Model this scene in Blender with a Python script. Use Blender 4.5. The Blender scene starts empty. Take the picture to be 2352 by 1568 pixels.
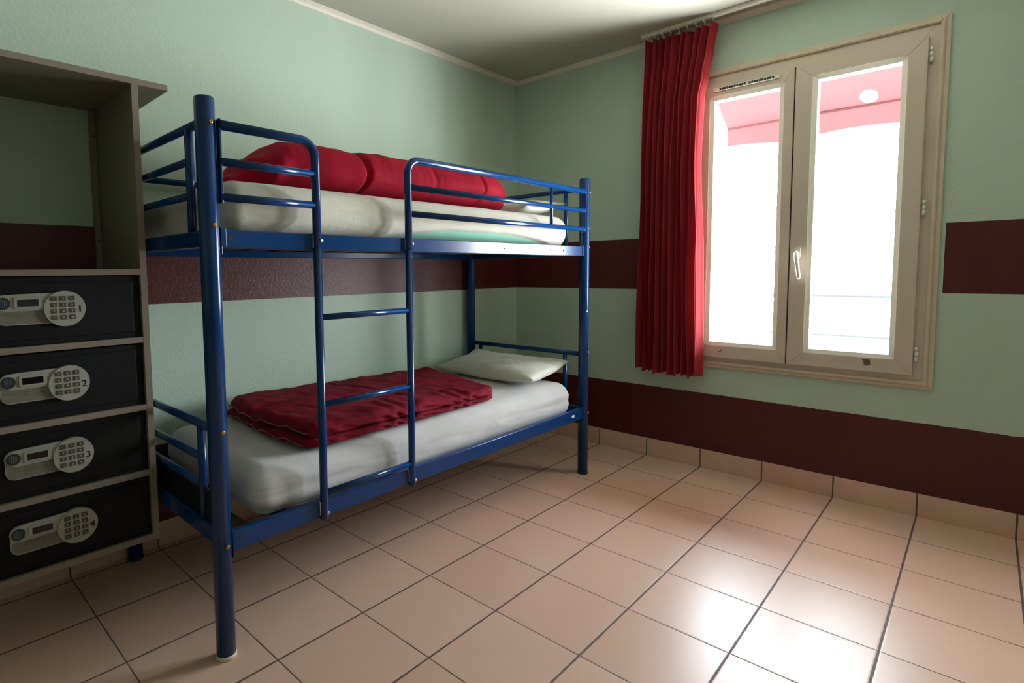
import bpy, bmesh, math, random
from mathutils import Vector, Matrix, noise
random.seed(7)
PI = math.pi
COL = bpy.context.scene.collection
scene = bpy.context.scene

# ------------------------------------------------------------------ materials
def s2l(c):
    c /= 255.0
    return c / 12.92 if c <= 0.04045 else ((c + 0.055) / 1.055) ** 2.4
def rgb(r, g, b):
    return (s2l(r), s2l(g), s2l(b), 1.0)

class NG:
    """tiny helper for building node graphs"""
    def __init__(s, name):
        s.m = bpy.data.materials.new(name); s.m.use_nodes = True
        s.t = s.m.node_tree; s.t.nodes.clear()
        s.out = s.t.nodes.new('ShaderNodeOutputMaterial')
    def n(s, typ, **kw):
        nd = s.t.nodes.new(typ)
        for k, v in kw.items(): setattr(nd, k, v)
        return nd
    def put(s, sock, v):
        if hasattr(v, 'is_output'): s.t.links.new(v, sock)
        elif v is not None: sock.default_value = v
    def math(s, op, a, b=None, c=None, clamp=False):
        nd = s.n('ShaderNodeMath', operation=op); nd.use_clamp = clamp
        s.put(nd.inputs[0], a)
        if b is not None: s.put(nd.inputs[1], b)
        if c is not None: s.put(nd.inputs[2], c)
        return nd.outputs[0]
    def pos(s):
        g = s.n('ShaderNodeNewGeometry'); x = s.n('ShaderNodeSeparateXYZ')
        s.t.links.new(g.outputs['Position'], x.inputs[0])
        return g.outputs['Position'], x.outputs[0], x.outputs[1], x.outputs[2]
    def obj(s):
        g = s.n('ShaderNodeTexCoord'); return g.outputs['Object']
    def noise(s, vec, scale, detail=3, rough=.5, dist=0.0):
        nd = s.n('ShaderNodeTexNoise')
        s.put(nd.inputs['Vector'], vec); nd.inputs['Scale'].default_value = scale
        nd.inputs['Detail'].default_value = detail; nd.inputs['Roughness'].default_value = rough
        nd.inputs['Distortion'].default_value = dist
        return nd.outputs[0]
    def mix(s, f, a, b):
        nd = s.n('ShaderNodeMix', data_type='RGBA')
        s.put(nd.inputs[0], f); s.put(nd.inputs[6], a); s.put(nd.inputs[7], b)
        return nd.outputs[2]
    def ramp(s, v, lo, hi, a=0.0, b=1.0):
        nd = s.n('ShaderNodeMapRange'); s.put(nd.inputs[0], v)
        nd.inputs[1].default_value = lo; nd.inputs[2].default_value = hi
        nd.inputs[3].default_value = a; nd.inputs[4].default_value = b
        return nd.outputs[0]
    def bump(s, h, strength, dist, normal=None):
        nd = s.n('ShaderNodeBump'); nd.inputs['Strength'].default_value = strength
        nd.inputs['Distance'].default_value = dist; s.put(nd.inputs['Height'], h)
        if normal is not None: s.put(nd.inputs['Normal'], normal)
        return nd.outputs[0]
    def pbr(s, color, rough=.5, normal=None, metal=0.0, spec=.5, coat=0.0, sheen=0.0, link=True):
        nd = s.n('ShaderNodeBsdfPrincipled')
        s.put(nd.inputs['Base Color'], color); s.put(nd.inputs['Roughness'], rough)
        nd.inputs['Metallic'].default_value = metal
        s.put(nd.inputs['Specular IOR Level'], spec)
        nd.inputs['Coat Weight'].default_value = coat
        nd.inputs['Coat Roughness'].default_value = .06
        nd.inputs['Sheen Weight'].default_value = sheen
        if normal is not None: s.put(nd.inputs['Normal'], normal)
        if link: s.t.links.new(nd.outputs[0], s.out.inputs[0])
        return nd.outputs[0]

def simple(name, col, rough=.5, metal=0.0, var=.06, nscale=30, bump=0.0, bscale=200, bd=.001, coat=0.0, spec=.5, sheen=0.0):
    g = NG(name); v = g.obj()
    k = g.noise(v, nscale, 3)
    dark = tuple(c * (1 - var) for c in col[:3]) + (1,); lite = tuple(min(1, c * (1 + var)) for c in col[:3]) + (1,)
    c = g.mix(g.ramp(k, .3, .7), dark, lite)
    nrm = g.bump(g.noise(v, bscale, 4), bump, bd) if bump else None
    g.pbr(c, rough, nrm, metal, spec, coat, sheen)
    return g.m

BAND_U0, BAND_U1, BAND_L1, SKIRT = 1.0179, 1.3241, .4296, .1049
CEIL = 2.4661
GREEN = rgb(184, 204, 184); MAROON = rgb(86, 24, 24)

def wall_material(name, along):
    g = NG(name); P, X, Y, Z = g.pos()
    jag = g.math('MULTIPLY', g.math('SUBTRACT', g.noise(P, 38, 4, .7), .5), .012)
    z = g.math('ADD', Z, jag)
    up = g.math('MULTIPLY', g.math('GREATER_THAN', Z, BAND_U0), g.math('LESS_THAN', Z, BAND_U1))
    low = g.math('LESS_THAN', z, BAND_L1)
    band = g.math('MAXIMUM', up, low)
    if along == 'Y':      # a thin bare margin is left around the window
        near = g.math('MULTIPLY', g.math('LESS_THAN', Y, -1.14), g.math('GREATER_THAN', Y, -2.297))
        near = g.math('MULTIPLY', near, g.math('GREATER_THAN', Z, .57))
        band = g.math('MULTIPLY', band, g.math('SUBTRACT', 1.0, near))
    blot = g.ramp(g.noise(P, 2.2, 4, .6), .3, .7)
    gr = g.mix(blot, tuple(c * .95 for c in GREEN[:3]) + (1,), GREEN)
    mr = g.mix(blot, tuple(c * .85 for c in MAROON[:3]) + (1,), MAROON)
    col = g.mix(band, gr, mr)
    fine = g.noise(P, 210, 5, .62); mid = g.noise(P, 75, 3, .6)
    h = g.math('ADD', g.math('MULTIPLY', fine, .6), g.math('MULTIPLY', g.ramp(mid, .45, .7), .8))
    nrm = g.bump(h, .36, .0020)
    rough = g.math('SUBTRACT', .62, g.math('MULTIPLY', band, .20))
    g.pbr(col, rough, nrm, spec=.4)
    return g.m

T = .315; X0 = -.309; Y0 = -1.3056
def grid_dist(g, v, origin):
    a = g.math('DIVIDE', g.math('SUBTRACT', v, origin), T)
    f = g.math('FRACT', g.math('ADD', a, 100.0))
    d = g.math('MINIMUM', f, g.math('SUBTRACT', 1.0, f))
    return g.math('MULTIPLY', d, T), g.math('FLOOR', g.math('ADD', a, 100.0))
def tile_material(name, mode):
    g = NG(name); P, X, Y, Z = g.pos()
    wob = g.math('MULTIPLY', g.math('SUBTRACT', g.noise(P, 14, 4, .7), .5), .0035)
    dx, ix = grid_dist(g, X, X0); dy, iy = grid_dist(g, Y, Y0)
    if mode == 'floor':
        gx = g.math('LESS_THAN', g.math('ADD', dx, wob), .0021); gy = g.math('LESS_THAN', g.math('ADD', dy, wob), .0034)
        grout = g.math('MAXIMUM', gx, gy)
        ed = g.math('MINIMUM', dx, dy)
        cell = g.math('ADD', g.math('MULTIPLY', ix, 12.9898), g.math('MULTIPLY', iy, 78.233))
    elif mode == 'Y':
        grout = g.math('LESS_THAN', g.math('ADD', dy, wob), .0032); ed = dy; cell = g.math('MULTIPLY', iy, 78.233)
    else:
        grout = g.math('LESS_THAN', g.math('ADD', dx, wob), .0022); ed = dx; cell = g.math('MULTIPLY', ix, 12.9898)
    rnd = g.math('FRACT', g.math('MULTIPLY', g.math('SINE', cell), 43758.5453))
    base = g.mix(rnd, rgb(213, 173, 149), rgb(221, 183, 160))
    blot = g.ramp(g.noise(P, 6, 4, .65), .3, .7)
    base = g.mix(g.math('MULTIPLY', blot, .18), base, rgb(198, 161, 131))
    speck = g.ramp(g.noise(P, 420, 2), .62, .75)
    base = g.mix(g.math('MULTIPLY', speck, .18), base, rgb(165, 120, 92))
    col = g.mix(grout, base, rgb(92, 72, 60))
    edge = g.ramp(ed, .002, .007)
    h = g.math('ADD', g.math('MULTIPLY', edge, 1.0), g.math('MULTIPLY', g.noise(P, 5, 2), .5))
    nrm = g.bump(h, .35, .0012)
    rough = g.math('ADD', g.ramp(g.noise(P, 3, 2), .3, .7, .34, .38), g.math('MULTIPLY', grout, .35))
    g.pbr(col, rough, nrm, spec=.62)
    return g.m

def fabric(name, col, scale=900, rough=.85, wr=0.0, trans=None, sheen=.25):
    g = NG(name); v = g.obj()
    k = g.noise(v, 7, 3)
    c = g.mix(g.ramp(k, .3, .7), tuple(x * .9 for x in col[:3]) + (1,), col)
    h = g.noise(v, scale, 2)
    nrm = g.bump(h, .25, .0004)
    if wr:
        w = g.noise(v, 16, 5, .55, 1.6)
        nrm = g.bump(w, wr, .006, nrm)
    sh = g.pbr(c, rough, nrm, spec=.2, sheen=sheen, link=trans is None)
    if trans:
        tr = g.n('ShaderNodeBsdfTranslucent'); g.put(tr.inputs[0], trans[0]); g.put(tr.inputs[1], nrm)
        mx = g.n('ShaderNodeMixShader'); mx.inputs[0].default_value = trans[1]
        g.t.links.new(sh, mx.inputs[1]); g.t.links.new(tr.outputs[0], mx.inputs[2])
        g.t.links.new(mx.outputs[0], g.out.inputs[0])
    return g.m

def glass_material():
    g = NG('clear_glass')
    tr = g.n('ShaderNodeBsdfTransparent'); tr.inputs[0].default_value = (.97, .985, .98, 1)
    gl = g.n('ShaderNodeBsdfGlossy'); gl.inputs['Roughness'].default_value = .02
    lw = g.n('ShaderNodeLayerWeight'); lw.inputs[0].default_value = .5
    fr = g.math('ADD', g.math('MULTIPLY', g.math('POWER', lw.outputs['Facing'], 5.0), .9), .04)
    mx = g.n('ShaderNodeMixShader')
    g.t.links.new(fr, mx.inputs[0]); g.t.links.new(tr.outputs[0], mx.inputs[1]); g.t.links.new(gl.outputs[0], mx.inputs[2])
    g.t.links.new(mx.outputs[0], g.out.inputs[0])
    return g.m

M = {}
M['wall_left'] = wall_material('stucco_green_left', 'X')
M['wall_right'] = wall_material('stucco_green_window', 'Y')
M['wall_plain'] = simple('plain_green_stucco', rgb(176, 200, 180), .7, var=.03, bump=.4, bscale=120, bd=.002)
M['floor'] = tile_material('beige_floor_tiles', 'floor')
M['skirt_y'] = tile_material('beige_skirting_tiles_window', 'Y')
M['skirt_x'] = tile_material('beige_skirting_tiles_left', 'X')
M['ceiling'] = simple('ceiling_paint', rgb(180, 178, 162), .8, var=.02, bump=.2, bscale=140, bd=.001)
M['cove'] = simple('cove_paint', rgb(222, 214, 198), .5, var=.03)
M['pvc'] = simple('window_pvc', rgb(205, 190, 172), .38, var=.03, nscale=5)
M['casing'] = simple('casing_paint', rgb(208, 190, 166), .5, var=.06, nscale=12)
M['white_plastic'] = simple('white_plastic', rgb(226, 220, 204), .3, var=.02)
M['gap'] = simple('dark_gap', rgb(48, 38, 32), .8)
M['stain'] = simple('brown_residue', rgb(108, 84, 68), .8, var=.25, nscale=90)
M['glass'] = glass_material()
M['blue'] = simple('blue_gloss_paint', rgb(0, 52, 104), .2, var=.05, nscale=8, coat=0, bump=.03, bscale=60, spec=.38)
M['navy'] = simple('painted_shade_navy', rgb(4, 10, 22), .5)  # near-black blue, deep shade put into the paint colour
M['bolt'] = simple('brass_bolt', rgb(190, 150, 95), .35, metal=.9)
M['steel'] = simple('zinc_steel', rgb(190, 190, 188), .35, metal=.9)
M['rubber_white'] = simple('white_rubber', rgb(214, 200, 172), .6)
M['rubber_dark'] = simple('dark_rubber', rgb(25, 30, 42), .6)
M['slat'] = simple('slat_wood', rgb(92, 70, 48), .6, var=.2, nscale=14)
M['sheet'] = fabric('white_cotton_sheet', rgb(205, 202, 200), wr=.25)
M['sheet_cream'] = fabric('cream_cotton_sheet', rgb(205, 200, 183), wr=.25)
M['pillow'] = fabric('pillow_cotton', rgb(226, 225, 210), wr=.3)
M['green_foam'] = fabric('pale_green_mattress_cover', rgb(132, 196, 170), wr=.1)
M['red'] = fabric('crimson_duvet', rgb(160, 4, 36), wr=.3, sheen=0)
M['maroon'] = fabric('maroon_duvet', rgb(122, 6, 32), wr=.25, sheen=0)
M['hem'] = fabric('duvet_hem', rgb(150, 80, 86), wr=.1)
M['curtain'] = fabric('red_curtain_cloth', rgb(152, 42, 46), wr=.1, trans=(rgb(186, 74, 78), .24), sheen=0)
M['awning'] = fabric('red_awning_canvas', rgb(58, 26, 27), wr=.15, trans=(rgb(66, 28, 28), .6), sheen=0)
M['cab'] = simple('cabinet_laminate', rgb(128, 122, 104), .45, var=.04, nscale=9)
M['cab_edge'] = simple('cabinet_edge_band', rgb(128, 114, 100), .45, var=.05, nscale=9)
M['safe'] = simple('safe_black_paint', rgb(6, 6, 6), .6, var=.1, spec=.25, bump=.15, bscale=500, bd=.0004)
M['panel'] = simple('safe_panel_plastic', rgb(150, 148, 136), .38, var=.02)
M['panel_low'] = simple('safe_panel_label', rgb(112, 106, 94), .4, var=.03)
M['key'] = simple('key_rubber', rgb(66, 62, 50), .55)
M['key_text'] = simple('key_print', rgb(196, 192, 176), .5)
M['display'] = simple('display_glass', rgb(10, 8, 10), .12)
M['num'] = simple('number_ink', rgb(38, 44, 70), .5)
M['logo'] = simple('logo_disc', rgb(30, 38, 38), .35)
M['logo_mark'] = simple('logo_lines', rgb(92, 104, 106), .4)
M['rail_grey'] = simple('dark_rail_paint', rgb(20, 22, 24), .6)
M['slab'] = simple('balcony_concrete', rgb(180, 178, 172), .9, bump=.2, bscale=50)

# ------------------------------------------------------------------ geometry helpers
def new_bm(): return bmesh.new()
def add_box(bm, x0, x1, y0, y1, z0, z1, bevel=0.0, mi=0, seg=2):
    x0, x1 = min(x0, x1), max(x0, x1); y0, y1 = min(y0, y1), max(y0, y1); z0, z1 = min(z0, z1), max(z0, z1)
    vs = [bm.verts.new((x, y, z)) for x in (x0, x1) for y in (y0, y1) for z in (z0, z1)]
    idx = [(0, 1, 3, 2), (4, 6, 7, 5), (0, 4, 5, 1), (2, 3, 7, 6), (0, 2, 6, 4), (1, 5, 7, 3)]
    fs = [bm.faces.new([vs[i] for i in f]) for f in idx]
    for f in fs: f.material_index = mi
    if bevel:
        es = list({e for f in fs for e in f.edges})
        r = bmesh.ops.bevel(bm, geom=es, offset=bevel, segments=seg, affect='EDGES', profile=.5)
        for f in r['faces']: f.material_index = mi
def add_tube(bm, pts, r, seg=16, cap=True, mi=0, radii=None):
    pts = [Vector(p) for p in pts]
    n = len(pts); rings = []
    t0 = (pts[1] - pts[0]).normalized()
    up = Vector((0, 0, 1)) if abs(t0.z) < .9 else Vector((1, 0, 0))
    nrm = (up - t0 * up.dot(t0)).normalized()
    for i in range(n):
        if i == 0: t = (pts[1] - pts[0]).normalized()
        elif i == n - 1: t = (pts[-1] - pts[-2]).normalized()
        else: t = ((pts[i + 1] - pts[i]).normalized() + (pts[i] - pts[i - 1]).normalized()).normalized()
        nrm = (nrm - t * nrm.dot(t)).normalized(); b = t.cross(nrm)
        rr = radii[i] if radii else r
        rings.append([bm.verts.new(pts[i] + (nrm * math.cos(2 * PI * k / seg) + b * math.sin(2 * PI * k / seg)) * rr) for k in range(seg)])
    for i in range(n - 1):
        for k in range(seg):
            f = bm.faces.new((rings[i][k], rings[i][(k + 1) % seg], rings[i + 1][(k + 1) % seg], rings[i + 1][k])); f.smooth = True; f.material_index = mi
    if cap:
        for ring, rev in ((rings[0], True), (rings[-1], False)):
            f = bm.faces.new(list(reversed(ring)) if rev else ring); f.material_index = mi
def arc_pts(c, r, a0, a1, n, u, v):
    c = Vector(c); u = Vector(u); v = Vector(v)
    return [c + u * r * math.cos(a0 + (a1 - a0) * i / n) + v * r * math.sin(a0 + (a1 - a0) * i / n) for i in range(n + 1)]
def add_prism(bm, pts2, f3, d0, d1, mi=0, bevel=0.0):
    """extrude a 2D outline; f3(u, v, d) -> 3D"""
    a = [bm.verts.new(f3(u, v, d0)) for u, v in pts2]; b = [bm.verts.new(f3(u, v, d1)) for u, v in pts2]
    n = len(pts2)
    fs = [bm.faces.new(list(reversed(a))), bm.faces.new(b)]
    for i in range(n): fs.append(bm.faces.new((a[i], a[(i + 1) % n], b[(i + 1) % n], b[i])))
    for f in fs: f.material_index = mi
    if bevel:
        bmesh.ops.bevel(bm, geom=list(fs[1].edges), offset=bevel, segments=2, affect='EDGES')
def rounded_box_mesh(bm, cx, cy, cz, hx, hy, hz, r, n, disp=None):
    nx, ny, nz = n
    verts = {}
    def vert(i, j, k):
        key = (i, j, k)
        if key in verts: return verts[key]
        p = Vector(((2 * i / nx - 1) * hx, (2 * j / ny - 1) * hy, (2 * k / nz - 1) * hz))
        q = Vector((max(-hx + r, min(hx - r, p.x)), max(-hy + r, min(hy - r, p.y)), max(-hz + r, min(hz - r, p.z))))
        d = p - q
        nn = d.normalized() if d.length > 1e-9 else Vector((0, 0, 1))
        p = q + nn * r if d.length > 1e-9 else p
        c = Vector((cx, cy, cz))
        w = p + c
        if disp: w = disp(w, nn, Vector((p.x / hx, p.y / hy, p.z / hz)))
        verts[key] = bm.verts.new(w); return verts[key]
    def quad(a, b, c, d):
        f = bm.faces.new((a, b, c, d)); f.smooth = True
    for i in range(nx):
        for j in range(ny):
            quad(vert(i, j, 0), vert(i, j + 1, 0), vert(i + 1, j + 1, 0), vert(i + 1, j, 0))
            quad(vert(i, j, nz), vert(i + 1, j, nz), vert(i + 1, j + 1, nz), vert(i, j + 1, nz))
    for i in range(nx):
        for k in range(nz):
            quad(vert(i, 0, k), vert(i + 1, 0, k), vert(i + 1, 0, k + 1), vert(i, 0, k + 1))
            quad(vert(i, ny, k), vert(i, ny, k + 1), vert(i + 1, ny, k + 1), vert(i + 1, ny, k))
    for j in range(ny):
        for k in range(nz):
            quad(vert(0, j, k), vert(0, j, k + 1), vert(0, j + 1, k + 1), vert(0, j + 1, k))
            quad(vert(nx, j, k), vert(nx, j + 1, k), vert(nx, j + 1, k + 1), vert(nx, j, k + 1))

def obj(name, bm, mats, parent=None, smooth=None):
    me = bpy.data.meshes.new(name)
    bmesh.ops.recalc_face_normals(bm, faces=bm.faces)
    bm.to_mesh(me); bm.free()
    if not isinstance(mats, (list, tuple)): mats = [mats]
    for m in mats: me.materials.append(m)
    o = bpy.data.objects.new(name, me); COL.objects.link(o)
    if parent:
        o.parent = parent
        o.matrix_parent_inverse = Matrix.Translation(-world_loc(parent))
    return o
def world_loc(o):
    v = Vector(o.location)
    while o.parent:
        v = v + o.matrix_parent_inverse.translation; o = o.parent; v = v + Vector(o.location)
    return v
def thing(name, label, cat, loc=(0, 0, 0), group=None):
    o = bpy.data.objects.new(name, None); COL.objects.link(o)
    o.location = loc; o.empty_display_size = .05
    o['label'] = label; o['category'] = cat
    if group: o['group'] = group
    return o
def struct(name, bm, m, parent=None):
    o = obj(name, bm, m, parent)
    if not parent: o['kind'] = 'structure'
    return o
def boxo(name, b, m, parent=None, bevel=0.0):
    bm = new_bm(); add_box(bm, *b, bevel=bevel); return obj(name, bm, m, parent)
_tc = {}
def text_polys(ch, size):
    """mesh of a character centred on the origin, in the XZ plane facing -Y"""
    if ch not in _tc:
        cu = bpy.data.curves.new('glyph', 'FONT'); cu.body = ch; cu.size = 1.0; cu.align_x = 'CENTER'; cu.align_y = 'CENTER'
        cu.resolution_u = 4
        o = bpy.data.objects.new('glyph', cu); COL.objects.link(o)
        dg = bpy.context.evaluated_depsgraph_get(); dg.update()
        me = bpy.data.meshes.new_from_object(o.evaluated_get(dg))
        vs = [(v.co.x, v.co.y) for v in me.vertices]; fs = [tuple(p.vertices) for p in me.polygons]
        xs = [v[0] for v in vs]; ys = [v[1] for v in vs]
        mx, my = (min(xs) + max(xs)) / 2, (min(ys) + max(ys)) / 2; h = max(max(ys) - min(ys), 1e-6)
        _tc[ch] = ([(a - mx, b - my) for a, b in vs], fs, h)
        bpy.data.objects.remove(o); bpy.data.curves.remove(cu); bpy.data.meshes.remove(me)
    return _tc[ch]
def add_text(bm, ch, x, y, z, height, mi=0, bold=0.0):
    vs, fs, h = text_polys(ch, 1.0)
    k = height / (h if ch not in '*#-' else .72)
    for off in ((0, 0), (bold, 0), (-bold, 0)) if bold else ((0, 0),):
        vv = [bm.verts.new((x + a * k + off[0], y - (.00005 if off[0] else 0), z + b * k + off[1])) for a, b in vs]
        for f in fs:
            try:
                nf = bm.faces.new([vv[i] for i in f]); nf.material_index = mi
            except ValueError: pass

# ------------------------------------------------------------------ room shell
RX0, RY0 = -5.6, -3.95
WY0, WY1, WZ0, WZ1 = -2.2817, -1.158, .5865, 2.2088      # outside of the window casing
OY0, OY1, OZ0, OZ1 = WY0 + .028, WY1 - .028, WZ0 + .028, WZ1 - .028
bm = new_bm(); add_box(bm, RX0, 0, RY0, 0, -.12, 0); struct('floor', bm, M['floor'])
bm = new_bm(); add_box(bm, RX0, 0, RY0, 0, CEIL, CEIL + .12); struct('ceiling', bm, M['ceiling'])
bm = new_bm(); add_box(bm, RX0 - .2, .07, 0, .2, -.12, CEIL + .12); struct('wall_left', bm, M['wall_left'])
bm = new_bm()
add_box(bm, 0, .07, RY0 - .2, OY0, -.12, CEIL + .12); add_box(bm, 0, .07, OY1, 0, -.12, CEIL + .12)
add_box(bm, 0, .07, OY0, OY1, -.12, OZ0); add_box(bm, 0, .07, OY0, OY1, OZ1, CEIL + .12)
bmesh.ops.remove_doubles(bm, verts=bm.verts, dist=1e-5)
struct('wall_right', bm, M['wall_right'])
bm = new_bm(); add_box(bm, RX0 - .2, 0, RY0 - .2, RY0, -.12, CEIL + .12); struct('wall_front', bm, M['wall_left'])
bm = new_bm(); add_box(bm, RX0 - .2, RX0, RY0, 0, -.12, CEIL + .12); struct('wall_back', bm, M['wall_right'])
bm = new_bm(); add_box(bm, -.009, 0, RY0, -.009, 0, SKIRT, bevel=.002); struct('baseboard_right', bm, M['skirt_y'])
bm = new_bm(); add_box(bm, RX0, 0, -.009, 0, 0, SKIRT, bevel=.002); struct('baseboard_left', bm, M['skirt_x'])
def cove(name, f3, a, b):
    pts = [(0, 0), (.026, 0), (.026, .004), (.018, .007), (.009, .014), (.005, .021), (.004, .027), (0, .027)]
    bm = new_bm(); add_prism(bm, pts, f3, a, b); struct(name, bm, M['cove'])
cove('trim_1', lambda u, v, d: (d, -u, CEIL - v), RX0, 0)
cove('trim_2', lambda u, v, d: (-u, d, CEIL - v), RY0, 0)

# ------------------------------------------------------------------ window
def ring(bm, y0, y1, z0, z1, w, x0, x1, bevel=.002, mi=0, w_l=None, w_r=None):
    """rectangular frame in the YZ plane made of mitred bars (y0<y1)"""
    wl = w if w_l is None else w_l; wr = w if w_r is None else w_r     # wl: at y1 (left in the photo)
    O = [(y0, z0), (y1, z0), (y1, z1), (y0, z1)]; I = [(y0 + wr, z0 + w), (y1 - wl, z0 + w), (y1 - wl, z1 - w), (y0 + wr, z1 - w)]
    for k in range(4):
        a, b, c, d = O[k], O[(k + 1) % 4], I[(k + 1) % 4], I[k]
        pts = [a, b, c, d]
        va = [bm.verts.new((x0, p[0], p[1])) for p in pts]; vb = [bm.verts.new((x1, p[0], p[1])) for p in pts]
        fs = [bm.faces.new(va), bm.faces.new(list(reversed(vb)))]
        for i in range(4): fs.append(bm.faces.new((va[i], vb[i], vb[(i + 1) % 4], va[(i + 1) % 4])))
        for f in fs: f.material_index = mi
        if bevel:
            front = [e for e in fs[0].edges]
            bmesh.ops.bevel(bm, geom=front, offset=bevel * .5, segments=2, affect='EDGES')
win = bpy.data.objects.new('window_1', None); COL.objects.link(win); win.location = (0, (WY0 + WY1) / 2, WZ0); win['kind'] = 'structure'
bm = new_bm()
ring(bm, WY0, WY1, WZ0, WZ1, .020, -.013, .0, .004)
ring(bm, WY0 + .018, WY1 - .018, WZ0 + .018, WZ1 - .018, .016, -.024, .004, .008)
obj('window_casing', bm, M['casing'], win)
FY0, FY1, FZ0, FZ1 = WY0 + .032, WY1 - .032, WZ0 + .022, WZ1 - .024
bm = new_bm(); ring(bm, FY0, FY1, FZ0, FZ1, .07, -.010, .06, .003); obj('window_frame', bm, M['pvc'], win)
MEET = -1.720
SZ0, SZ1 = .647, 2.127
def sash(y0, y1, wr, wl, label):
    bm = new_bm(); ring(bm, y0, y1, SZ0, SZ1, .066, -.034, .045, .004, w_l=wl, w_r=wr)
    s = obj('sash', bm, M['pvc'], win)
    gy0, gy1, gz0, gz1 = y0 + wr, y1 - wl, SZ0 + .066, SZ1 - .066
    bm = new_bm()
    O = [(gy0, gz0), (gy1, gz0), (gy1, gz1), (gy0, gz1)]; w = .020
    I = [(gy0 + w, gz0 + w), (gy1 - w, gz0 + w), (gy1 - w, gz1 - w), (gy0 + w, gz1 - w)]
    for k in range(4):
        a, b, c, d = O[k], O[(k + 1) % 4], I[(k + 1) % 4], I[k]
        lo = [(-.031, *a), (-.031, *b), (-.024, *c), (-.024, *d)]; hi = [(.03, *a), (.03, *b), (.03, *c), (.03, *d)]
        va = [bm.verts.new(p) for p in lo]; vb = [bm.verts.new(p) for p in hi]
        bm.faces.new(va); bm.faces.new(list(reversed(vb)))
        for i in range(4): bm.faces.new((va[i], vb[i], vb[(i + 1) % 4], va[(i + 1) % 4]))
    obj('glazing_bead', bm, M['white_plastic'], s)
    g = boxo('pane', (-.018, -.013, gy0 + .004, gy1 - .004, gz0 + .004, gz1 - .004), M['glass'], s)
    return s
sR = sash(-2.212, MEET - .002, .066, .072, '')
sL = sash(MEET + .004, -1.232, .042, .092, '')
# thin dark seal between the two sashes
boxo('seal', (-.026, .03, MEET - .002, MEET + .004, SZ0 + .004, SZ1 - .004), M['gap'], win)
# handle: a turned lever in front of the right sash
bm = new_bm()
yh, zh = -1.757, 1.208
pl = [(yh + .013 * math.cos(a), zh + (.020 if math.sin(a) > 0 else -.020) + .013 * math.sin(a)) for a in [2 * PI * i / 24 for i in range(24)]]
add_prism(bm, pl, lambda u, v, d: (d, u, v), -.034, -.046)
add_tube(bm, [(-.046, yh, zh), (-.066, yh, zh)], .009, 14)
path = [(-.066, yh, zh + .004), (-.078, yh - .001, zh - .002), (-.083, yh - .003, zh - .02), (-.084, yh - .010, zh - .07), (-.080, yh - .016, zh - .118), (-.078, yh - .017, zh - .126)]
add_tube(bm, path, .009, 14, radii=[.009, .0105, .0100, .0088, .0085, .005])
obj('handle', bm, M['white_plastic'], sR)
for zc in (2.050, 1.394, .744):
    bm = new_bm()
    for k in range(3):
        add_tube(bm, [(-.022, -2.2225, zc - .034 + k * .023), (-.022, -2.2225, zc - .034 + k * .023 + .021)], .0068, 14)
    add_box(bm, -.014, -.008, -2.231, -2.212, zc - .03, zc + .03)
    obj('hinge', bm, M['white_plastic'], sR)
bm = new_bm()
add_box(bm, -.043, -.034, -1.652, -1.345, 2.086, 2.104, bevel=.002)
for k in range(22):
    if k == 11: continue
    ya = -1.372 - k * .0118
    add_box(bm, -.0438, -.0425, ya - .0095, ya, 2.0895, 2.1005, mi=1)
obj('trickle_vent', bm, [M['white_plastic'], M['gap']], sL)
bm = new_bm()
add_prism(bm, [(-2.028, .706), (-2.061, .704), (-2.063, .678), (-2.052, .679), (-2.049, .673), (-2.039, .678), (-2.036, .694)], lambda u, v, d: (d, u, v), -.034, -.0346)
obj('tape_residue', bm, M['stain'], sR)
bm = new_bm()
add_prism(bm, [(-1.392, .681), (-1.401, .679), (-1.409, .680), (-1.412, .687), (-1.419, .693), (-1.415, .695), (-1.408, .690), (-1.405, .684)], lambda u, v, d: (d, u, v), -.034, -.0346)
obj('tape_residue', bm, M['stain'], sL)

# ------------------------------------------------------------------ curtain and its track
tr = thing('curtain_track', 'slim beige curtain track fixed to the ceiling above the window', 'curtain track', (-.12, -2.4, CEIL - .022))
bm = new_bm()
add_box(bm, -.134, -.106, RY0 + .02, -.985, CEIL - .020, CEIL, bevel=.003)
obj('track_rail', bm, M['cove'], tr)
bm = new_bm(); add_box(bm, -.136, -.104, -.985, -.977, CEIL - .023, CEIL, bevel=.002); obj('end_cap', bm, M['cove'], tr)

cu = thing('curtain', 'long red pleated curtain drawn to the left side of the window', 'curtain', (-.11, -1.15, .54))
def lerp(a, b, t): return a + (b - a) * t
def interp(tab, x):
    if x <= tab[0][0]: return tab[0][1]
    for (a, va), (b, vb) in zip(tab, tab[1:]):
        if x <= b:
            t = (x - a) / (b - a); t = t * t * (3 - 2 * t)
            return lerp(va, vb, t)
    return tab[-1][1]
CT, CB = 2.432, .540
left_e = [(0, -.957), (.3, -.962), (.6, -.966), (1, -.985)]
right_e = [(0, -1.332), (.35, -1.318), (.62, -1.306), (.80, -1.312), (.86, -1.330), (.93, -1.352), (1, -1.372)]
bm = new_bm(); NS, NZ = 300, 90; grid = []
folds = []; s = 0.0
rr = random.Random(3)
while s < .80:
    w = rr.uniform(.085, .125); folds.append((s, s + w, rr.uniform(.75, 1.15), rr.uniform(-.3, .3))); s += w
folds.append((s, 1.0, 1.0, 0.0))
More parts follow.
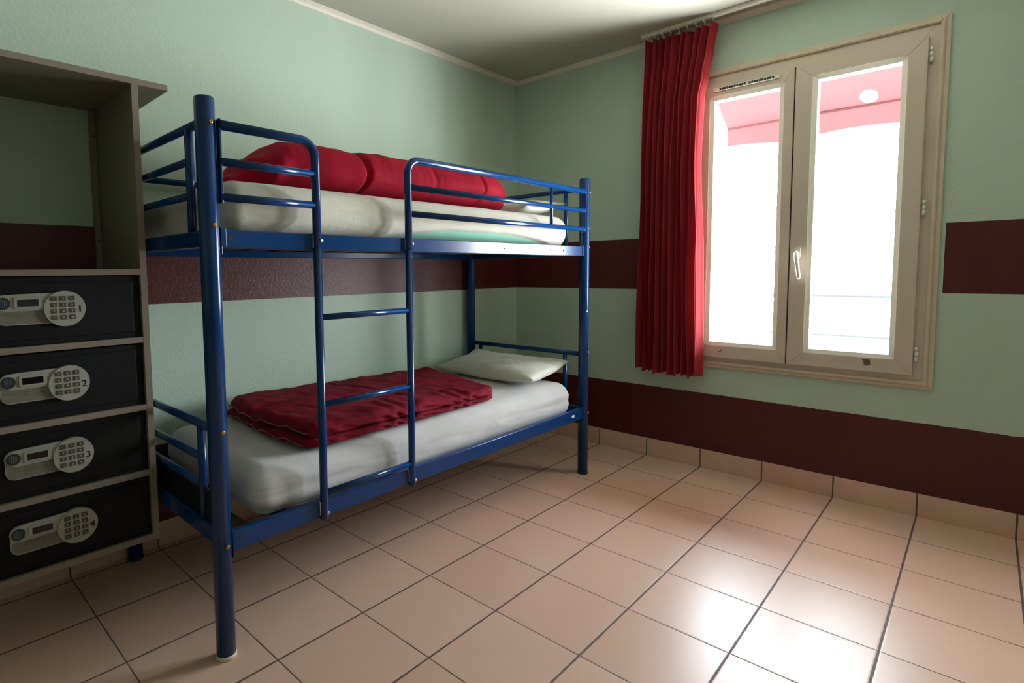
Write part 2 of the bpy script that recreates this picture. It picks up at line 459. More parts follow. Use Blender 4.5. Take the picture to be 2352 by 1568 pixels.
for j in range(NZ + 1):
    t = j / NZ; z = lerp(CB, CT, t); row = []
    for i in range(NS + 1):
        s = i / NS
        sw = s + .012 * math.sin(3.1 * t + 7 * s) * (1 - t * .4)
        for a, b, amp, sk in folds:
            if a <= s <= b or b == 1.0:
                ph = (s - a) / (b - a); A = amp; SK = sk
                if s <= b: break
        y = lerp(interp(left_e, t), interp(right_e, t), s)
        depth = lerp(.034, .024, t) * A
        c = math.cos(2 * PI * (ph + .03 * math.sin(4 * t + 9 * a)))
        c = math.copysign(abs(c) ** .75, c)
        x = -.108 - depth * -c - .006 * math.sin(5 * t + 23 * s)
        y += .012 * math.sin(4 * PI * ph) * (.6 + SK) + .004 * math.sin(9 * t + 31 * a)
        zz = z
        if j == 0: zz += .008 * math.sin(29 * s) + .010 * (s < .24) + .004 * c
        if j == NZ:
            zz += -.010 * (1 + c) * .6 - (.030 * max(0, math.sin((s - .62) * 22)) if .62 < s < .9 else 0) - .006 * s
        x += .004 * noise.noise(Vector((s * 14, t * 6, 1.7)))
        row.append(bm.verts.new((x, y, zz)))
    grid.append(row)
for j in range(NZ):
    for i in range(NS):
        f = bm.faces.new((grid[j][i], grid[j][i + 1], grid[j + 1][i + 1], grid[j + 1][i])); f.smooth = True
fab = obj('curtain_fabric', bm, M['curtain'], cu)
for k in range(9):
    bm = new_bm(); yk = -1.0 - k * .0445; zb = CEIL - .024
    add_tube(bm, [(-.118, yk, zb + .006), (-.118, yk, zb - .003), (-.112, yk - .004, zb - .010), (-.108, yk - .004, zb - .018), (-.112, yk - .001, zb - .024)], .0016, 8)
    add_box(bm, -.123, -.113, yk - .004, yk + .004, zb - .001, zb + .005)
    obj('curtain_hook', bm, M['white_plastic'], cu)

# ------------------------------------------------------------------ bunk bed
PX0, PX1, PYF, PYB, PH = -2.6118, -.5513, -.8638, -.042, 1.629
YG = -.882
bed = thing('bunk_bed', 'glossy blue tubular metal bunk bed with ladder against the green wall', 'bunk bed', ((PX0 + PX1) / 2, -.45, 0))
def bolt(pos, d, parent, r=.0062, m='bolt'):
    bm = new_bm(); p = Vector(pos); d = Vector(d).normalized()
    add_tube(bm, [p - d * .004, p + d * .0028, p + d * .0044], r, 14, radii=[r, r, r * .6])
    add_tube(bm, [p + d * .0040, p + d * .0046], r * .38, 6, mi=1)
    return obj('bolt', bm, [M[m], M['gap']], parent)
PR = .0275
posts = {}
for px in (PX0, PX1):
    for py in (PYF, PYB):
        bm = new_bm()
        add_tube(bm, [(px, py, .012), (px, py, PH - .004), (px, py, PH)], PR, 36, radii=[PR, PR, PR - .003])
        post = obj('post', bm, M['blue'], bed); posts[(px, py)] = post
        bm = new_bm(); fr = PR + (.0022 if px == PX0 else .001)
        add_tube(bm, [(px, py, 0), (px, py, .010), (px, py, .014)], fr, 32, radii=[fr, fr, PR + .0005])
        obj('rubber_foot', bm, M['rubber_white' if (px == PX0 and py == PYF) else 'rubber_dark'], post)
bd = Vector((-.35, -.94, 0)).normalized()
for z in (1.558, 1.276, .684, .345):
    d = Vector((.16, -.98, 0)).normalized()
    bolt(Vector((PX0, PYF, z)) + d * PR, d, posts[(PX0, PYF)])
for z in (1.556, 1.363, 1.262, .684, .345):
    d = Vector((.75, -.66, 0)).normalized()
    bolt(Vector((PX1, PYF, z)) + d * PR, d, posts[(PX1, PYF)], .005, 'steel')

def rail_bar(name, y, z0, z1, parent, inward):
    bm = new_bm()
    add_box(bm, PX0 + .030, PX1 - .030, y - .0125, y + .0125, z0, z1, bevel=.003)
    # inward ledge that carries the slats
    add_box(bm, PX0 + .034, PX1 - .034, y + inward * .0125, y + inward * .040, z1 - .0295, z1 - .0255)
    return obj(name, bm, M['blue'], parent)
for (z0, z1) in ((1.2125, 1.2655), (.3175, .3765)):
    for y, inw in ((PYF, 1), (PYB, -1)):
        r = rail_bar('side_rail', y, z0, z1, bed, inw)
        if y == PYF:
            for sx, px in ((1, PX0), (-1, PX1)):
                bm = new_bm()
                xa = px + sx * .026
                add_box(bm, xa, xa + sx * .004, y - .0155, y + .0155, z0 - .018, z1 + .006, bevel=.001)
                add_box(bm, xa, xa + sx * .016, y - .0158, y - .0135, z0 + .004, z1 + .004, bevel=.0008)
                obj('bracket', bm, M['blue'], r)
                bm = new_bm(); xo = px + sx * .056
                add_tube(bm, [(xo, y - .0115, (z0 + z1) / 2 + .004), (xo, y - .0129, (z0 + z1) / 2 + .004)], .0068, 16)
                obj('bolt_hole', bm, M['gap'], r)
            for xo in (-1.27, -.90, -.78):
                bm = new_bm(); add_tube(bm, [(xo, y - .012, (z0 + z1) / 2), (xo, y - .0145, (z0 + z1) / 2), (xo, y - .0155, (z0 + z1) / 2)], .0042, 12, radii=[.0042, .0042, .002])
                obj('rivet', bm, M['blue'], r)
            if z0 < 1:
                bm = new_bm()
                add_box(bm, -.690, -.664, y - .0131, y - .0127, .344, .356); add_box(bm, -.678, -.664, y - .0132, y - .0127, .341, .346)
                obj('sticker', bm, M['white_plastic'], r)
bm = new_bm(); d = Vector((-.3, -.95, 0)).normalized(); p = Vector((PX1, PYF, .915)) + d * (PR + .0002)
add_box(bm, p.x - .006, p.x + .006, p.y - .0008, p.y + .001, .908, .916); obj('sticker', bm, M['white_plastic'], posts[(PX1, PYF)])

def end_panel(px, ztop, rails, vy, zbeam0, zbeam1, name='end_frame'):
    bm = new_bm()
    add_tube(bm, [(px, PYF + .02, ztop), (px, PYB - .02, ztop)], .0125, 18)
    for y in vy: add_tube(bm, [(px, y, zbeam1 - .004), (px, y, ztop)], .0125, 18)
    for z in rails: add_tube(bm, [(px, vy[0], z), (px, vy[-1], z)], .0115, 18)
    add_box(bm, px - .0125, px + .0125, PYF + .026, PYB - .026, zbeam0, zbeam1, bevel=.004)
    return obj(name, bm, M['blue'], bed)
VY = (-.748, -.160)
e1 = end_panel(PX0, 1.565, (1.470, 1.370), VY, 1.215, 1.263)
e2 = end_panel(PX1, 1.575, (), VY, 1.215, 1.263)
e3 = end_panel(PX0, .685, (.580, .4935), VY, .340, .393)
bm = new_bm(); add_box(bm, PX0 - .003, PX0 + .003, PYF + .030, PYB - .030, .390, .492); o = obj('end_shade_sheet', bm, M['navy'], e3)  # dark sheet stands in for deep shade at the lower bed end
o['label'] = 'blue bed end with deep shade painted in as near black'
e4 = end_panel(PX1, .673, (), (-.748, -.122), .318, .376)
# narrow flat strip joining the end frames to the front post
for z0, z1, pa in ((1.30, 1.54, e1), (.42, .665, e3)):
    bm = new_bm(); add_box(bm, PX0 - .004, PX0 + .004, PYF + .028, PYF + .036, z0, z1, bevel=.001)
    obj('joining_strip', bm, M['blue'], pa)
    for z in (z0 + .02, (z0 + z1) / 2, z1 - .02):
        bolt((PX0, PYF + .040, z), (0, 1, 0), pa, .004, 'steel')

LXL, LXR = -2.268, -1.866
# guard rails: a bent tube whose free end runs on down as the ladder upright
RB = .052
def guard(x_post, x_lad, s):
    t = thing_part('guard_rail')
    bm = new_bm()
    c = (x_lad + s * RB * -1, YG, 1.556 - RB)
    pts = [(x_post, YG, 1.556)]
    cx = x_lad - s * RB
    for i in range(9):
        a = PI / 2 * (1 - i / 8)
        pts.append((cx + s * RB * math.cos(a), YG, 1.556 - RB + RB * math.sin(a)))
    pts.append((x_lad, YG, 1.225))
    add_tube(bm, pts, .0140, 20)
    for z in (1.4545, 1.3555):
        add_tube(bm, [(x_post, YG, z), (x_lad, YG, z)], .0118, 16)
    # flat flange against the post
    add_box(bm, x_post - .003, x_post + .003, YG - .008, YG + .014, 1.338, 1.572, bevel=.001)
    return obj('guard_rail', bm, M['blue'], bed)
def thing_part(n): return None
gl_ = guard(PX0 + .031, LXL, 1)
gr_ = guard(PX1 - .028, LXR, -1)
bm = new_bm(); add_tube(bm, [(-.903, YG, 1.3555), (-.903, YG, 1.556)], .0085, 14); obj('spindle', bm, M['blue'], gr_)
for x, par in ((LXL, gl_), (LXR, gr_)):
    bolt((x + .008, YG - .0122, 1.243), (.3, -1, 0), par, .0055, 'steel')
lads = []
for x in (LXL, LXR):
    bm = new_bm(); add_tube(bm, [(x, YG, .312), (x, YG, .318), (x, YG, 1.2245)], .0135, 20, radii=[.011, .0135, .0135])
    l = obj('ladder_upright', bm, M['blue'], bed); lads.append(l)
    bolt((x + .006, YG - .0125, .336), (.3, -1, 0), l, .006, 'steel')
    bm = new_bm(); add_box(bm, x - .0175, x - .0145, YG - .002, YG + .012, 1.218, 1.262); obj('clip', bm, M['steel'], l)
    bm = new_bm(); add_box(bm, x - .0175, x - .0145, YG - .002, YG + .012, .330, .376)
    obj('clip', bm, M['steel'], l)
for z in (.993, .702, .402):
    bm = new_bm(); add_tube(bm, [(LXL + .01, YG, z), (LXR - .01, YG, z)], .0105, 16); obj('rung', bm, M['blue'], bed)
# back guard rail along the wall, carried on two brackets
bm = new_bm(); add_tube(bm, [(PX0 + .02, PYB, 1.515), (-1.45, PYB, 1.515)], .0125, 16)
add_tube(bm, [(-1.45, PYB, 1.262), (-1.45, PYB, 1.517)], .0125, 16)
obj('back_guard_rail', bm, M['blue'], bed)
# slats
for z in (1.240, .3255):
    for k in range(14):
        x = PX0 + .10 + k * (PX1 - PX0 - .2) / 13
        bm = new_bm(); add_box(bm, x - .028, x + .028, PYF + .016, PYB - .016, z, z + .012, bevel=.002)
        obj('slat', bm, M['slat'], bed)
# upper rail of the slat base seen under the top bunk
# ------------------------------------------------------------------ mattresses
def nz(p, s, o=0.0): return noise.noise(Vector((p.x * s + o, p.y * s * 1.0 - o, p.z * s + 3 * o)))
def mattress(name, label, x0, x1, y0, y1, z0, z1, sheet_mat, hem=None, core_mat=None, foot_lift=0):
    t = thing(name, label, 'mattress', ((x0 + x1) / 2, (y0 + y1) / 2, z0))
    cx, cy, cz = (x0 + x1) / 2, (y0 + y1) / 2, (z0 + z1) / 2
    hx, hy, hz = (x1 - x0) / 2, (y1 - y0) / 2, (z1 - z0) / 2
    bm = new_bm()
    rounded_box_mesh(bm, cx, cy, cz, hx - .016, hy - .012, hz - .010, .066, (60, 24, 8), lambda w, n, q: w)
    obj('mattress_core', bm, M[core_mat or 'green_foam'], t)
    def disp(w, n, q):
        # softly crowned top, wrinkles along the sides
        w = w + Vector((0, 0, .006 * (1 - q.x ** 2) * (1 - q.y ** 2) if n.z > .3 else 0))
        side = 1 - abs(n.z)
        a = nz(Vector((w.x * 1.2, w.y * 1.2, w.z * 9)), 3.0, 4.0) * .0045 * side
        a += abs(nz(Vector((w.x * 2.0 + w.z * 5, w.y, w.z * 14)), 2.6, 9.0)) * -.004 * side
        a += nz(w, 4.5, 2.0) * .003
        w = w + n * a
        if foot_lift and q.z < 0 and w.x < x0 + .30: w.z += foot_lift * -q.z * ((x0 + .30 - w.x) / .30) ** 1.6
        if hem and n.z < .5:
            lift = hem(w.x, w.y)
            if q.z < 0: w.z = max(w.z, lift + (w.z - z0) * .35)
        return w
    bm = new_bm()
    rounded_box_mesh(bm, cx, cy, cz, hx, hy, hz, .074, (220, 80, 26), disp)
    if hem:      # open underside: the fitted sheet does not close over the bottom
        kill = [f for f in bm.faces if f.calc_center_median().z < z0 + .02 and abs(f.normal.z) > .8]
    obj('fitted_sheet', bm, M[sheet_mat], t)
    return t
def hem_up(x, y):
    if y > -.6: return 0
    a = 0
    if -1.95 < x < -.80:
        u = (x + 1.95) / 1.15
        a = .036 * math.sin(PI * min(1, u)) ** .7
    return 1.262 + a
mU = mattress('mattress', 'thin mattress on the upper bunk, cream sheet riding up over pale green cover', -2.565, -.650, -.842, -.075, 1.2530, 1.423, 'sheet_cream', hem=hem_up)
def hem_low(x, y): return 0
mL = mattress('mattress', 'thick mattress in white fitted sheet on the lower bunk', -2.500, -.612, -.842, -.075, .3385, .522, 'sheet', foot_lift=.034)
# knotted tuft of fabric on the foot corner of the lower sheet
bm = new_bm()
q = Vector((-2.447, -.792, .470))
loop = [q + Vector((0.002, 0.002, .010)), q + Vector((.000, -.014, .022)), q + Vector((.010, -.018, .034)), q + Vector((.018, -.016, .020)), q + Vector((.014, -.014, -.002)), q + Vector((.010, -.010, -.022)), q + Vector((.006, -.004, -.032))]
add_tube(bm, loop, .0035, 8, radii=[.003, .0035, .004, .0045, .0045, .0035, .002])
obj('sheet_knot', bm, M['sheet'], mL)

# ------------------------------------------------------------------ pillows
def pillow(name, label, cx, cy, cz, hx, hy, hz, tilt, seed, mat, corner=()):
    t = thing(name, label, 'pillow', (cx, cy, cz - hz))
    bm = new_bm(); N = 48; top = []; bot = []
    for i in range(N + 1):
        rt, rb = [], []
        for j in range(N + 1):
            u, v = 2 * i / N - 1, 2 * j / N - 1
            e = (max(0, 1 - abs(u) ** 2.8) * max(0, 1 - abs(v) ** 2.8)) ** .44
            pin = 1 - .07 * (1 - abs(v) ** 3) * (abs(u) ** 6); pin2 = 1 - .06 * (1 - abs(u) ** 3) * (abs(v) ** 6)
            x, y = u * hx * pin, v * hy * pin2
            wr = .010 * nz(Vector((u * 1.3, v * 1.6, seed)), 2.0, seed) + .006 * abs(nz(Vector((u * 2 + v, v * 2 - u, seed)), 3.2, seed + 2))
            ht = hz * e * (1.05 + wr * 14)
            zz = cz + tilt * u + .014 * (abs(u * v) ** 3)
            for (a, b, dz) in corner:
                k = max(0, 1 - ((u - a) ** 2 + (v - b) ** 2) / .5); zz += dz * k * k
            X, Y = cx + x, cy + y
            p = bm.verts.new((X, Y, zz + ht)); rt.append(p)
            if i in (0, N) or j in (0, N): rb.append(p)
            else: rb.append(bm.verts.new((X, Y, max(zz - ht * .75, cz - hz))))
        top.append(rt); bot.append(rb)
    for i in range(N):
        for j in range(N):
            f = bm.faces.new((top[i][j], top[i + 1][j], top[i + 1][j + 1], top[i][j + 1])); f.smooth = True
            vs = (bot[i][j], bot[i][j + 1], bot[i + 1][j + 1], bot[i + 1][j])
            try: f = bm.faces.new(vs); f.smooth = True
            except ValueError: pass
    obj('pillowcase', bm, M[mat], t)
    bm = new_bm()       # seam running round the edge
    loop = [tuple(top[0][0].co)] if False else None
    bm.free()
    return t
pillow('pillow', 'plump off white pillow at the window end of the lower bunk', -.758, -.445, .582, .180, .350, .050, .022, 1.3, 'pillow', ((1, -1, .012), (1, 1, .018)))
pillow('pillow', 'off white pillow on the upper bunk behind the rolled red duvet', -.770, -.430, 1.472, .185, .345, .046, .016, 5.1, 'pillow', ((1, -1, .0),))

# ------------------------------------------------------------------ duvets
def duvet_rolled():
    t = thing('duvet', 'bright crimson duvet folded into a long roll on the upper bunk', 'duvet', (-1.65, -.47, 1.425))
    bm = new_bm(); NX, NA = 190, 72; rings = []
    xa, xb = -2.47, -1.0
    prof = [(0, .004), (.04, .045), (.10, .120), (.17, .190), (.24, .200), (.30, .195), (.345, .190), (.36, .186), (.375, .194), (.5, .196), (.62, .192), (.74, .196), (.84, .192), (.90, .186), (.955, .150), (.985, .09), (1, .02)]
    hw = [(0, .03), (.06, .11), (.14, .20), (.3, .235), (.8, .235), (.92, .215), (.97, .15), (1, .04)]
    for i in range(NX + 1):
        u = i / NX; x = lerp(xa, xb, u)
        H = interp(prof, u); W = interp(hw, u); cy = -.50 + .02 * math.sin(5 * u)
        crease = math.exp(-((u - .362) / .007) ** 2) * .10 + math.exp(-((u - .80) / .006) ** 2) * .05 + math.exp(-((u - .60) / .008) ** 2) * .02
        row = []
        for k in range(NA):
            a = 2 * PI * k / NA
            ca, sa = math.cos(a), math.sin(a)
            e = .62
            yy = math.copysign(abs(ca) ** e, ca) * W * (1 - crease)
            zz = math.copysign(abs(sa) ** .8, sa)
            z = 1.431 + H * (1 - crease * .55) * (zz * .5 + .5)
            xx = x + .030 * math.sin(a) * math.sin(3 * u) - .05 * max(0, -math.cos(a)) * (zz * .5 - .4) * (1 if u > .3 else 0)
            p = Vector((xx, cy + yy, z))
            n = Vector((0, ca, max(sa, 0)))
            d = .007 * nz(Vector((p.x * 1.0, p.y * 1.4, p.z * 1.4)), 8, 3) + .0028 * abs(nz(Vector((p.x * 2.2, p.y * .6, p.z * .7)), 11, 8)) + .012 * nz(p, 3.3, 1)
            if sa < -.2: d *= 0
            p += n * d
            if u > .12 and ca < 0: p.y -= .012 * math.exp(-((zz + .05) / .35) ** 2)       # bulge of the front fold
            row.append(bm.verts.new(p))
        rings.append(row)
    for i in range(NX):
        for k in range(NA):
            f = bm.faces.new((rings[i][k], rings[i][(k + 1) % NA], rings[i + 1][(k + 1) % NA], rings[i + 1][k])); f.smooth = True
    bm.faces.new(rings[0]); bm.faces.new(list(reversed(rings[-1])))
    obj('duvet_cover', bm, M['red'], t)
duvet_rolled()

def duvet_flat():
    t = thing('duvet', 'dark maroon duvet folded flat on the lower bunk', 'duvet', (-1.7, -.47, .53))
    Bz = .530
    # outline of the stack in plan: front-left, front-right, back-right, back-left
    C = [Vector((-2.285, -.818)), Vector((-1.215, -.800)), Vector((-1.02, -.110)), Vector((-2.270, -.115))]
    def plan(u, v):
        a = C[0].lerp(C[1], u); b = C[3].lerp(C[2], u); return a.lerp(b, v)
    RR = .040
    def slab(name, zb, th, inset, seed, wob):
        bm = new_bm()
        def disp(w, n, q):
            u = (w.x + 1) / 2; v = (w.y + 1) / 2
            e = .010 * math.sin(7 * v + seed) * (1 - u) * wob
            P = plan(u, v)
            ux = P.x + e + inset * (1 - u); uy = P.y
            thin = 1 - .38 * max(0, u - .25) / .75
            d = ((max(0, 1 - (1 - abs(w.x)) * .55 / RR)) ** 2.5 + (max(0, 1 - (1 - abs(w.y)) * .35 / RR)) ** 2.5) ** .4
            fac = max(.12, 1 - min(1, d) ** 2) ** .5
            zz = zb(u, v) + (.5 + w.z * .5 * fac) * th * thin - (1 - fac) * .004
            cr = abs(w.x * w.y) ** 10
            ux -= math.copysign(.030 if w.x > 0 else .012, w.x) * cr; uy -= math.copysign(.022, w.y) * cr
            p = Vector((ux, uy, zz))
            if w.z > -.2:
                f = (w.z + .2) / 1.2
                a = .009 * nz(Vector((p.x * 1.1, p.y * 1.6, seed)), 5.0, seed)
                # long ridged creases, fanning across the top
                a += .0065 * (1 - abs(nz(Vector((p.x * .55 + p.y * .5, p.y * 2.0 - p.x * .9, seed)), 3.0, seed + 5)) * 2.6)
                a += .0042 * nz(Vector((p.x * 2.4, p.y * 1.3 + p.x, seed + 3)), 9, seed)
                p.z += a * f
            if q.y < -.6:      # gathered folds along the front edge
                g = .0085 * math.sin(p.x * 62 + 2.5 * math.sin(p.x * 17) + 9 * p.z) * (1 if u > .18 else u / .18)
                p.y += g * (1 - abs(w.z)); p.z += .3 * g * (w.z + .2)
            # quilt seam pressed into the top
            s1 = math.exp(-((v - (.62 - .22 * u)) / .022) ** 2); s2 = math.exp(-((u - .47 - .06 * math.sin(5 * v)) / .010) ** 2)
            if w.z > 0: p.z -= (.014 * s1 * (1 - .6 * u) + .006 * s2)
            return p
        rounded_box_mesh(bm, 0, 0, 0, 1, 1, 1, .12, (150, 100, 14), lambda w, n, q: disp(w, n, q))
        return bm
    low = slab('a', lambda u, v: Bz, .034, -.004, 2.0, 1.0)
    top = slab('b', lambda u, v: Bz + .030 * (1 - .38 * max(0, u - .25) / .75), .050, .006, 7.0, 1.6)
    me = bpy.data.meshes.new('tmp'); low.to_mesh(me); top.from_mesh(me); low.free(); bpy.data.meshes.remove(me)
    for f in top.faces: f.smooth = True
    d = obj('duvet_cover', top, M['maroon'], t)
    # pale piped hems running along the open folded edge at the foot end
    for zz, off, sd in ((Bz + .018, -.007, 2.0), (Bz + .052, .003, 7.0)):
        bm = new_bm(); pts = []
        for k in range(90):
            v = .05 + .90 * k / 89; P = plan(0, v)
            e = (.010 if sd == 2.0 else .016) * math.sin(7 * v + sd)
            pts.append((P.x + e + off, P.y, zz + .004 * math.sin(31 * v + sd) + .002 * math.sin(57 * v + sd)))
        add_tube(bm, pts, .0022, 6); obj('hem', bm, M['hem'], d)
duvet_flat()

# ------------------------------------------------------------------ cabinet with four safes
CY = -.440; CXR = -2.645; CXI = -2.665; CXL = -3.155; CXLI = -3.135
cab = thing('open_cabinet', 'tall greyish beige wall cabinet with open top bay and four compartments', 'cabinet', ((CXL + CXR) / 2, -.22, .235))
def edged(name, b, edge_front=True, parent=cab):
    """laminate board: body plus an edge band on the front"""
    x0, x1, y0, y1, z0, z1 = b
    bm = new_bm(); add_box(bm, x0, x1, y0 + .002, y1, z0, z1); add_box(bm, x0, x1, y0, y0 + .002, z0, z1, mi=1)
    return obj(name, bm, [M['cab'], M['cab_edge']], parent)
edged('side_panel', (CXI, CXR, CY, -.001, .233, 1.755))
edged('side_panel', (CXL, CXLI, CY, -.001, .233, 1.755))
edged('top_panel', (CXL - .05, -2.552, CY - .001, -.001, 1.755, 1.774))
SH = [1.139, .914, .686, .461, .236]
for z in SH: edged('shelf', (CXLI + .0005, CXI - .0005, CY + .0005, -.002, z, z + .019))
# fixing batten up the back edge of the open bay
bm = new_bm(); add_box(bm, CXI - .020, CXI - .0005, -.022, -.002, 1.159, 1.752, bevel=.001); b_ = obj('batten', bm, M['cab_edge'], cab)
for z in (1.27, 1.66):
    bm = new_bm(); add_tube(bm, [(CXI - .010, -.0215, z), (CXI - .010, -.0235, z)], .004, 12); obj('screw', bm, M['gap'], b_)

def make_safe(number, zs, label):
    """zs: top of the shelf it stands on"""
    x0, x1 = CXLI + .006, CXI - .004; yf = CY + .012; z0, z1 = zs + .0005, zs + .2035
    t = thing('safe', label, 'safe', ((x0 + x1) / 2, yf + .1, zs), 'electronic safes in the cabinet')
    bm = new_bm(); add_box(bm, x0, x1, yf, -.06, z0, z1, bevel=.002); obj('safe_body', bm, M['safe'], t)
    bm = new_bm(); add_box(bm, x0 + .018, x1 - .020, yf - .004, yf + .001, z0 + .018, z1 - .018, bevel=.0015)
    door = obj('safe_door', bm, M['safe'], t)
    cx, cz = -2.883, zs + .107
    yd = yf - .004
    F = lambda u, v, d: (cx + u, yd - d, cz + v)
    # lower label plate with rounded lower left corner, upper strip with round left end
    low = [(-.020, -.043)] + [(-.145 + .024 * math.cos(a), -.019 + .024 * math.sin(a)) for a in [(-PI / 2) - (PI / 2) * i / 8 for i in range(9)]] + [(-.169, .012), (-.020, .012)]
    bm = new_bm(); add_prism(bm, low, F, 0, .006, bevel=.0015)
    panel = obj('control_panel', bm, M['panel'], t)
    inner = [(-.020, -.040)] + [(-.145 + .021 * math.cos(a), -.019 + .021 * math.sin(a)) for a in [(-PI / 2) - (PI / 2) * i / 8 for i in range(9)]] + [(-.166, -.004), (-.020, -.004)]
    bm = new_bm(); add_prism(bm, inner, F, .006, .0064)
    for (a, b, v) in ((-.155, -.085, -.012), (-.140, -.060, -.018), (-.120, -.070, -.024), (-.078, -.066, -.016)):
        add_prism(bm, [(a, v - .0004), (b, v - .0004), (b, v + .0004), (a, v + .0004)], F, .0064, .0066, mi=1)
    obj('label_plate', bm, [M['panel_low'], M['key']], panel)
    up = [(0, -.002)] + [(-.147 + .0235 * math.cos(a), .0215 + .0235 * math.sin(a)) for a in [-PI / 2 - PI * i / 16 for i in range(17)]] + [(-.12, .0465), (0, .049)]
    bm = new_bm(); add_prism(bm, up, F, .004, .012, bevel=.002); obj('upper_strip', bm, M['panel'], panel)
    bm = new_bm()
    for k, (m_, d0, d1, ex, ez) in enumerate(((0, .012, .016, .034, .0165), (1, .0160, .0163, .0255, .0098))):
        pts = []
        for (sx, sy) in ((1, 1), (-1, 1), (-1, -1), (1, -1)):
            rr_ = .006 if k == 0 else .001
            a0 = {(1, 1): 0, (-1, 1): PI / 2, (-1, -1): PI, (1, -1): 3 * PI / 2}[(sx, sy)]
            for i in range(5):
                a = a0 + PI / 2 * i / 4
                pts.append((-.091 + sx * (ex - rr_) + rr_ * math.cos(a), .021 + sy * (ez - rr_) + rr_ * math.sin(a)))
        add_prism(bm, pts, F, d0, d1, mi=m_, bevel=.0012 if k == 0 else 0)
    obj('display', bm, [M['panel'], M['display']], panel)
    bm = new_bm(); add_prism(bm, [(-.1495 + .0175 * math.cos(a), .021 + .0175 * math.sin(a)) for a in [2 * PI * i / 32 for i in range(32)]], F, .012, .0128)
    for i in range(5):
        u = -.1575 + i * .004; hgt = (.008, .011, .012, .010, .007)[i]
        add_prism(bm, [(u - .0007, .021 - hgt), (u + .0007, .021 - hgt), (u + .0007, .021 + hgt), (u - .0007, .021 + hgt)], F, .0128, .0131, mi=1)
    obj('logo_disc', bm, [M['logo'], M['logo_mark']], panel)
    bm = new_bm(); add_prism(bm, [(.0538 * math.cos(a), .0538 * math.sin(a)) for a in [2 * PI * i / 64 for i in range(64)]], F, .002, .017, bevel=.0025)
    for (a, b) in ((-.036, -.021), (.010, .025)):
        add_prism(bm, [(a, -.0368), (b, -.0368), (b, -.0362), (a, -.0362)], F, .017, .0173, mi=1)
    obj('keypad', bm, [M['panel'], M['key']], panel)
    chars = ['1', '2', '3', '4', '5', '6', '7', '8', '9', '*', '0', '#']
    for r_ in range(4):
        for c_ in range(3):
            u, v = (-.028, -.005, .018)[c_], (.031, .012, -.007, -.026)[r_]
            bm = new_bm(); p = F(u, v, .017)
            add_box(bm, p[0] - .0082, p[0] + .0082, p[1] - .0022, p[1] + .0005, p[2] - .0068, p[2] + .0068, bevel=.0012)
            add_text(bm, chars[r_ * 3 + c_], p[0], p[1] - .0024, p[2], .0062, mi=1)
            obj('key', bm, [M['key'], M['key_text']], panel)
    bm = new_bm(); p = F(.0385, -.0065 if number != '1' else -.002, .0173)
    add_text(bm, number, p[0], p[1] - .0002, p[2], .0195, bold=.0010)
    obj('number_sticker', bm, M['num'], panel)
    return t
for i, (num, where) in enumerate((('1', 'topmost of the four in the cabinet'), ('2', 'second from top in the cabinet'), ('3', 'second from bottom in the cabinet'), ('4', 'lowest of the four in the cabinet'))):
    make_safe(num, SH[i + 1] + .019, 'black electronic safe with keypad numbered %s, %s' % (num, where))

# ------------------------------------------------------------------ outside the window
aw = thing('awning', 'red canvas awning hanging outside above the window', 'awning', (.3, -2.0, 2.6))
bm = new_bm(); NY, NXX = 360, 120; AX0, AX1, AZ0, AZ1 = .27, 1.2, 2.80, 2.158
AY0, AY1 = -3.6, -1.03
rows = []
hole = Vector((1.1376, -1.864, 2.19))      # round hole cut through the canvas
for i in range(NXX + 1):
    u = i / NXX; row = []
    for j in range(NY + 1):
        v = j / NY; y = lerp(AY1, AY0, v)
        x = lerp(AX0, AX1, u); z = lerp(AZ0, AZ1, u) - .02 * math.sin(PI * u) + .004 * math.sin(y * 7)
        row.append(bm.verts.new((x, y, z)))
    rows.append(row)
for i in range(NXX):
    for j in range(NY):
        c = (rows[i][j].co + rows[i + 1][j + 1].co) / 2
        if (Vector((c.x, c.y)) - Vector((hole.x, hole.y))).length < .046: continue
        f = bm.faces.new((rows[i][j], rows[i][j + 1], rows[i + 1][j + 1], rows[i + 1][j])); f.smooth = True
obj('canopy', bm, M['awning'], aw)
bm = new_bm(); rows = []
for i in range(9):
    u = i / 8; row = []
    for j in range(161):
        v = j / 160; y = lerp(AY1, AY0, v)
        L = .140 + .014 * math.sin(y * 8.5 + 1.2)
        row.append(bm.verts.new((AX1 + .012 * math.sin(y * 17 + u) * u, y + .01 * u * math.sin(y * 9), AZ1 + .001 - L * u)))
    rows.append(row)
for i in range(8):
    for j in range(160):
        f = bm.faces.new((rows[i][j], rows[i][j + 1], rows[i + 1][j + 1], rows[i + 1][j])); f.smooth = True
obj('valance', bm, M['awning'], aw)
bm = new_bm(); add_tube(bm, [(AX1, AY0, AZ1 + .002), (AX1, AY1, AZ1 + .002)], .010, 10); add_tube(bm, [(AX0, AY0, AZ0), (AX0, AY1, AZ0)], .02, 10)
obj('awning_bar', bm, M['awning'], aw)
rl = thing('balcony_railing', 'dark metal railing across the balcony outside the window', 'railing', (1.2, -1.7, .1))
bm = new_bm()
add_tube(bm, [(1.2, .6, .940), (1.2, -3.8, .940)], .017, 10); obj('top_rail', bm, M['rail_grey'], rl)
bm = new_bm(); add_tube(bm, [(1.2, .6, .680), (1.2, -3.8, .680)], .012, 10); obj('lower_rail', bm, M['rail_grey'], rl)
for y in (.55, -3.75):
    bm = new_bm(); add_tube(bm, [(1.2, y, -.1), (1.2, y, .945)], .015, 10); obj('railing_post', bm, M['rail_grey'], rl)

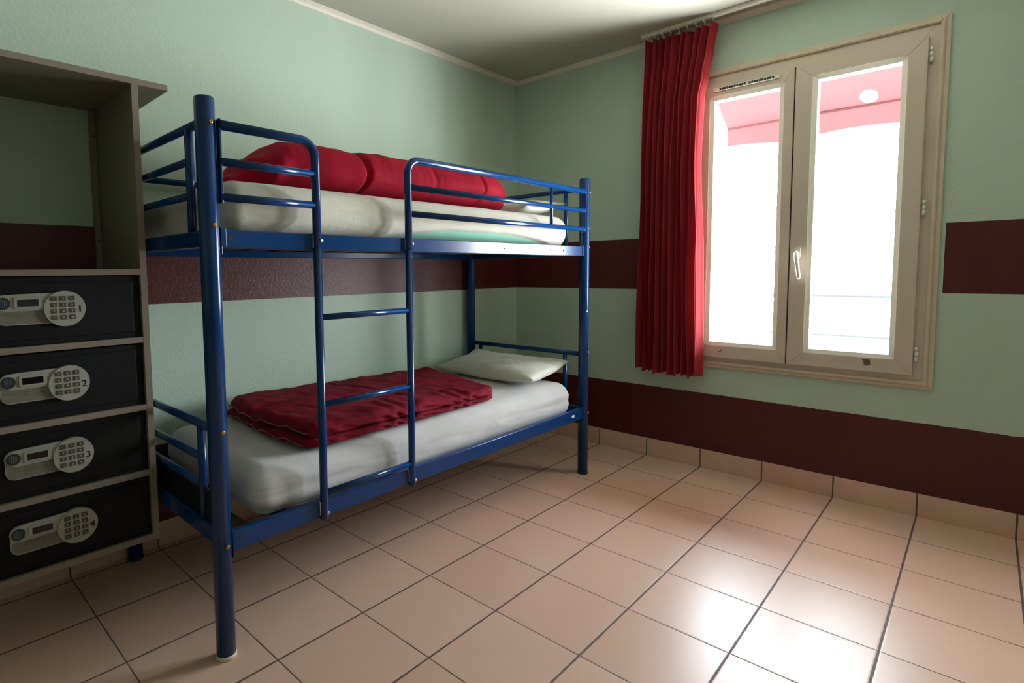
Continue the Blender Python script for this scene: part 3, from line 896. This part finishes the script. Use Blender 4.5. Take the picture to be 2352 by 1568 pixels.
# ------------------------------------------------------------------ light
w = bpy.data.worlds.new('overcast_sky'); scene.world = w; w.use_nodes = True
nt = w.node_tree; nt.nodes.clear()
wo = nt.nodes.new('ShaderNodeOutputWorld'); bg = nt.nodes.new('ShaderNodeBackground')
tc = nt.nodes.new('ShaderNodeTexCoord'); sp = nt.nodes.new('ShaderNodeSeparateXYZ'); mr = nt.nodes.new('ShaderNodeMapRange')
mixc = nt.nodes.new('ShaderNodeMix'); mixc.data_type = 'RGBA'
nt.links.new(tc.outputs['Generated'], sp.inputs[0]); nt.links.new(sp.outputs[2], mr.inputs[0])
mr.inputs[1].default_value = -.25; mr.inputs[2].default_value = .35
nt.links.new(mr.outputs[0], mixc.inputs[0])
mixc.inputs[6].default_value = (.94, .97, 1.0, 1); mixc.inputs[7].default_value = (.62, .69, .78, 1)
nt.links.new(mixc.outputs[2], bg.inputs[0])
bg.inputs[1].default_value = 68.0
nt.links.new(bg.outputs[0], wo.inputs[0])
# portal on the window opening, guides sampling of the sky light
pd = bpy.data.lights.new('window_portal', 'AREA'); pd.shape = 'RECTANGLE'; pd.size = 1.10; pd.size_y = 1.60
pd.cycles.is_portal = True
po = bpy.data.objects.new('window_portal', pd); COL.objects.link(po)
po.location = (.08, (WY0 + WY1) / 2, (WZ0 + WZ1) / 2); po.rotation_euler = (0, PI / 2, 0)
# AREA lights emit along -Z: rotating +90 deg about Y points them to -X
pd.size, pd.size_y = 1.60, 1.10

# ------------------------------------------------------------------ camera
F_PX, PPX, PPY = 1273.4087, 1002.6261, 715.8354
yaw, pitch, roll = 0.7907, -0.0728, -0.0115
loc = Vector((-3.2842, -2.4282, 1.1392))
f = Vector((math.sin(yaw) * math.cos(pitch), math.cos(yaw) * math.cos(pitch), math.sin(pitch)))
r0 = Vector((math.cos(yaw), -math.sin(yaw), 0)); u0 = r0.cross(f)
r = r0 * math.cos(roll) + u0 * math.sin(roll); u = -r0 * math.sin(roll) + u0 * math.cos(roll)
cd = bpy.data.cameras.new('camera'); cd.sensor_fit = 'HORIZONTAL'; cd.sensor_width = 36.0
cd.lens = F_PX / 2352 * 36.0; cd.shift_x = (1176 - PPX) / 2352; cd.shift_y = -(784 - PPY) / 2352; cd.clip_start = .02
co = bpy.data.objects.new('camera', cd); COL.objects.link(co)
co.matrix_world = Matrix(((r.x, u.x, -f.x, loc.x), (r.y, u.y, -f.y, loc.y), (r.z, u.z, -f.z, loc.z), (0, 0, 0, 1)))
scene.camera = co
scene.view_settings.view_transform = 'Standard'; scene.view_settings.look = 'None'
scene.view_settings.gamma = 1.0; scene.view_settings.use_curve_mapping = False
scene.view_settings.exposure = 0.0
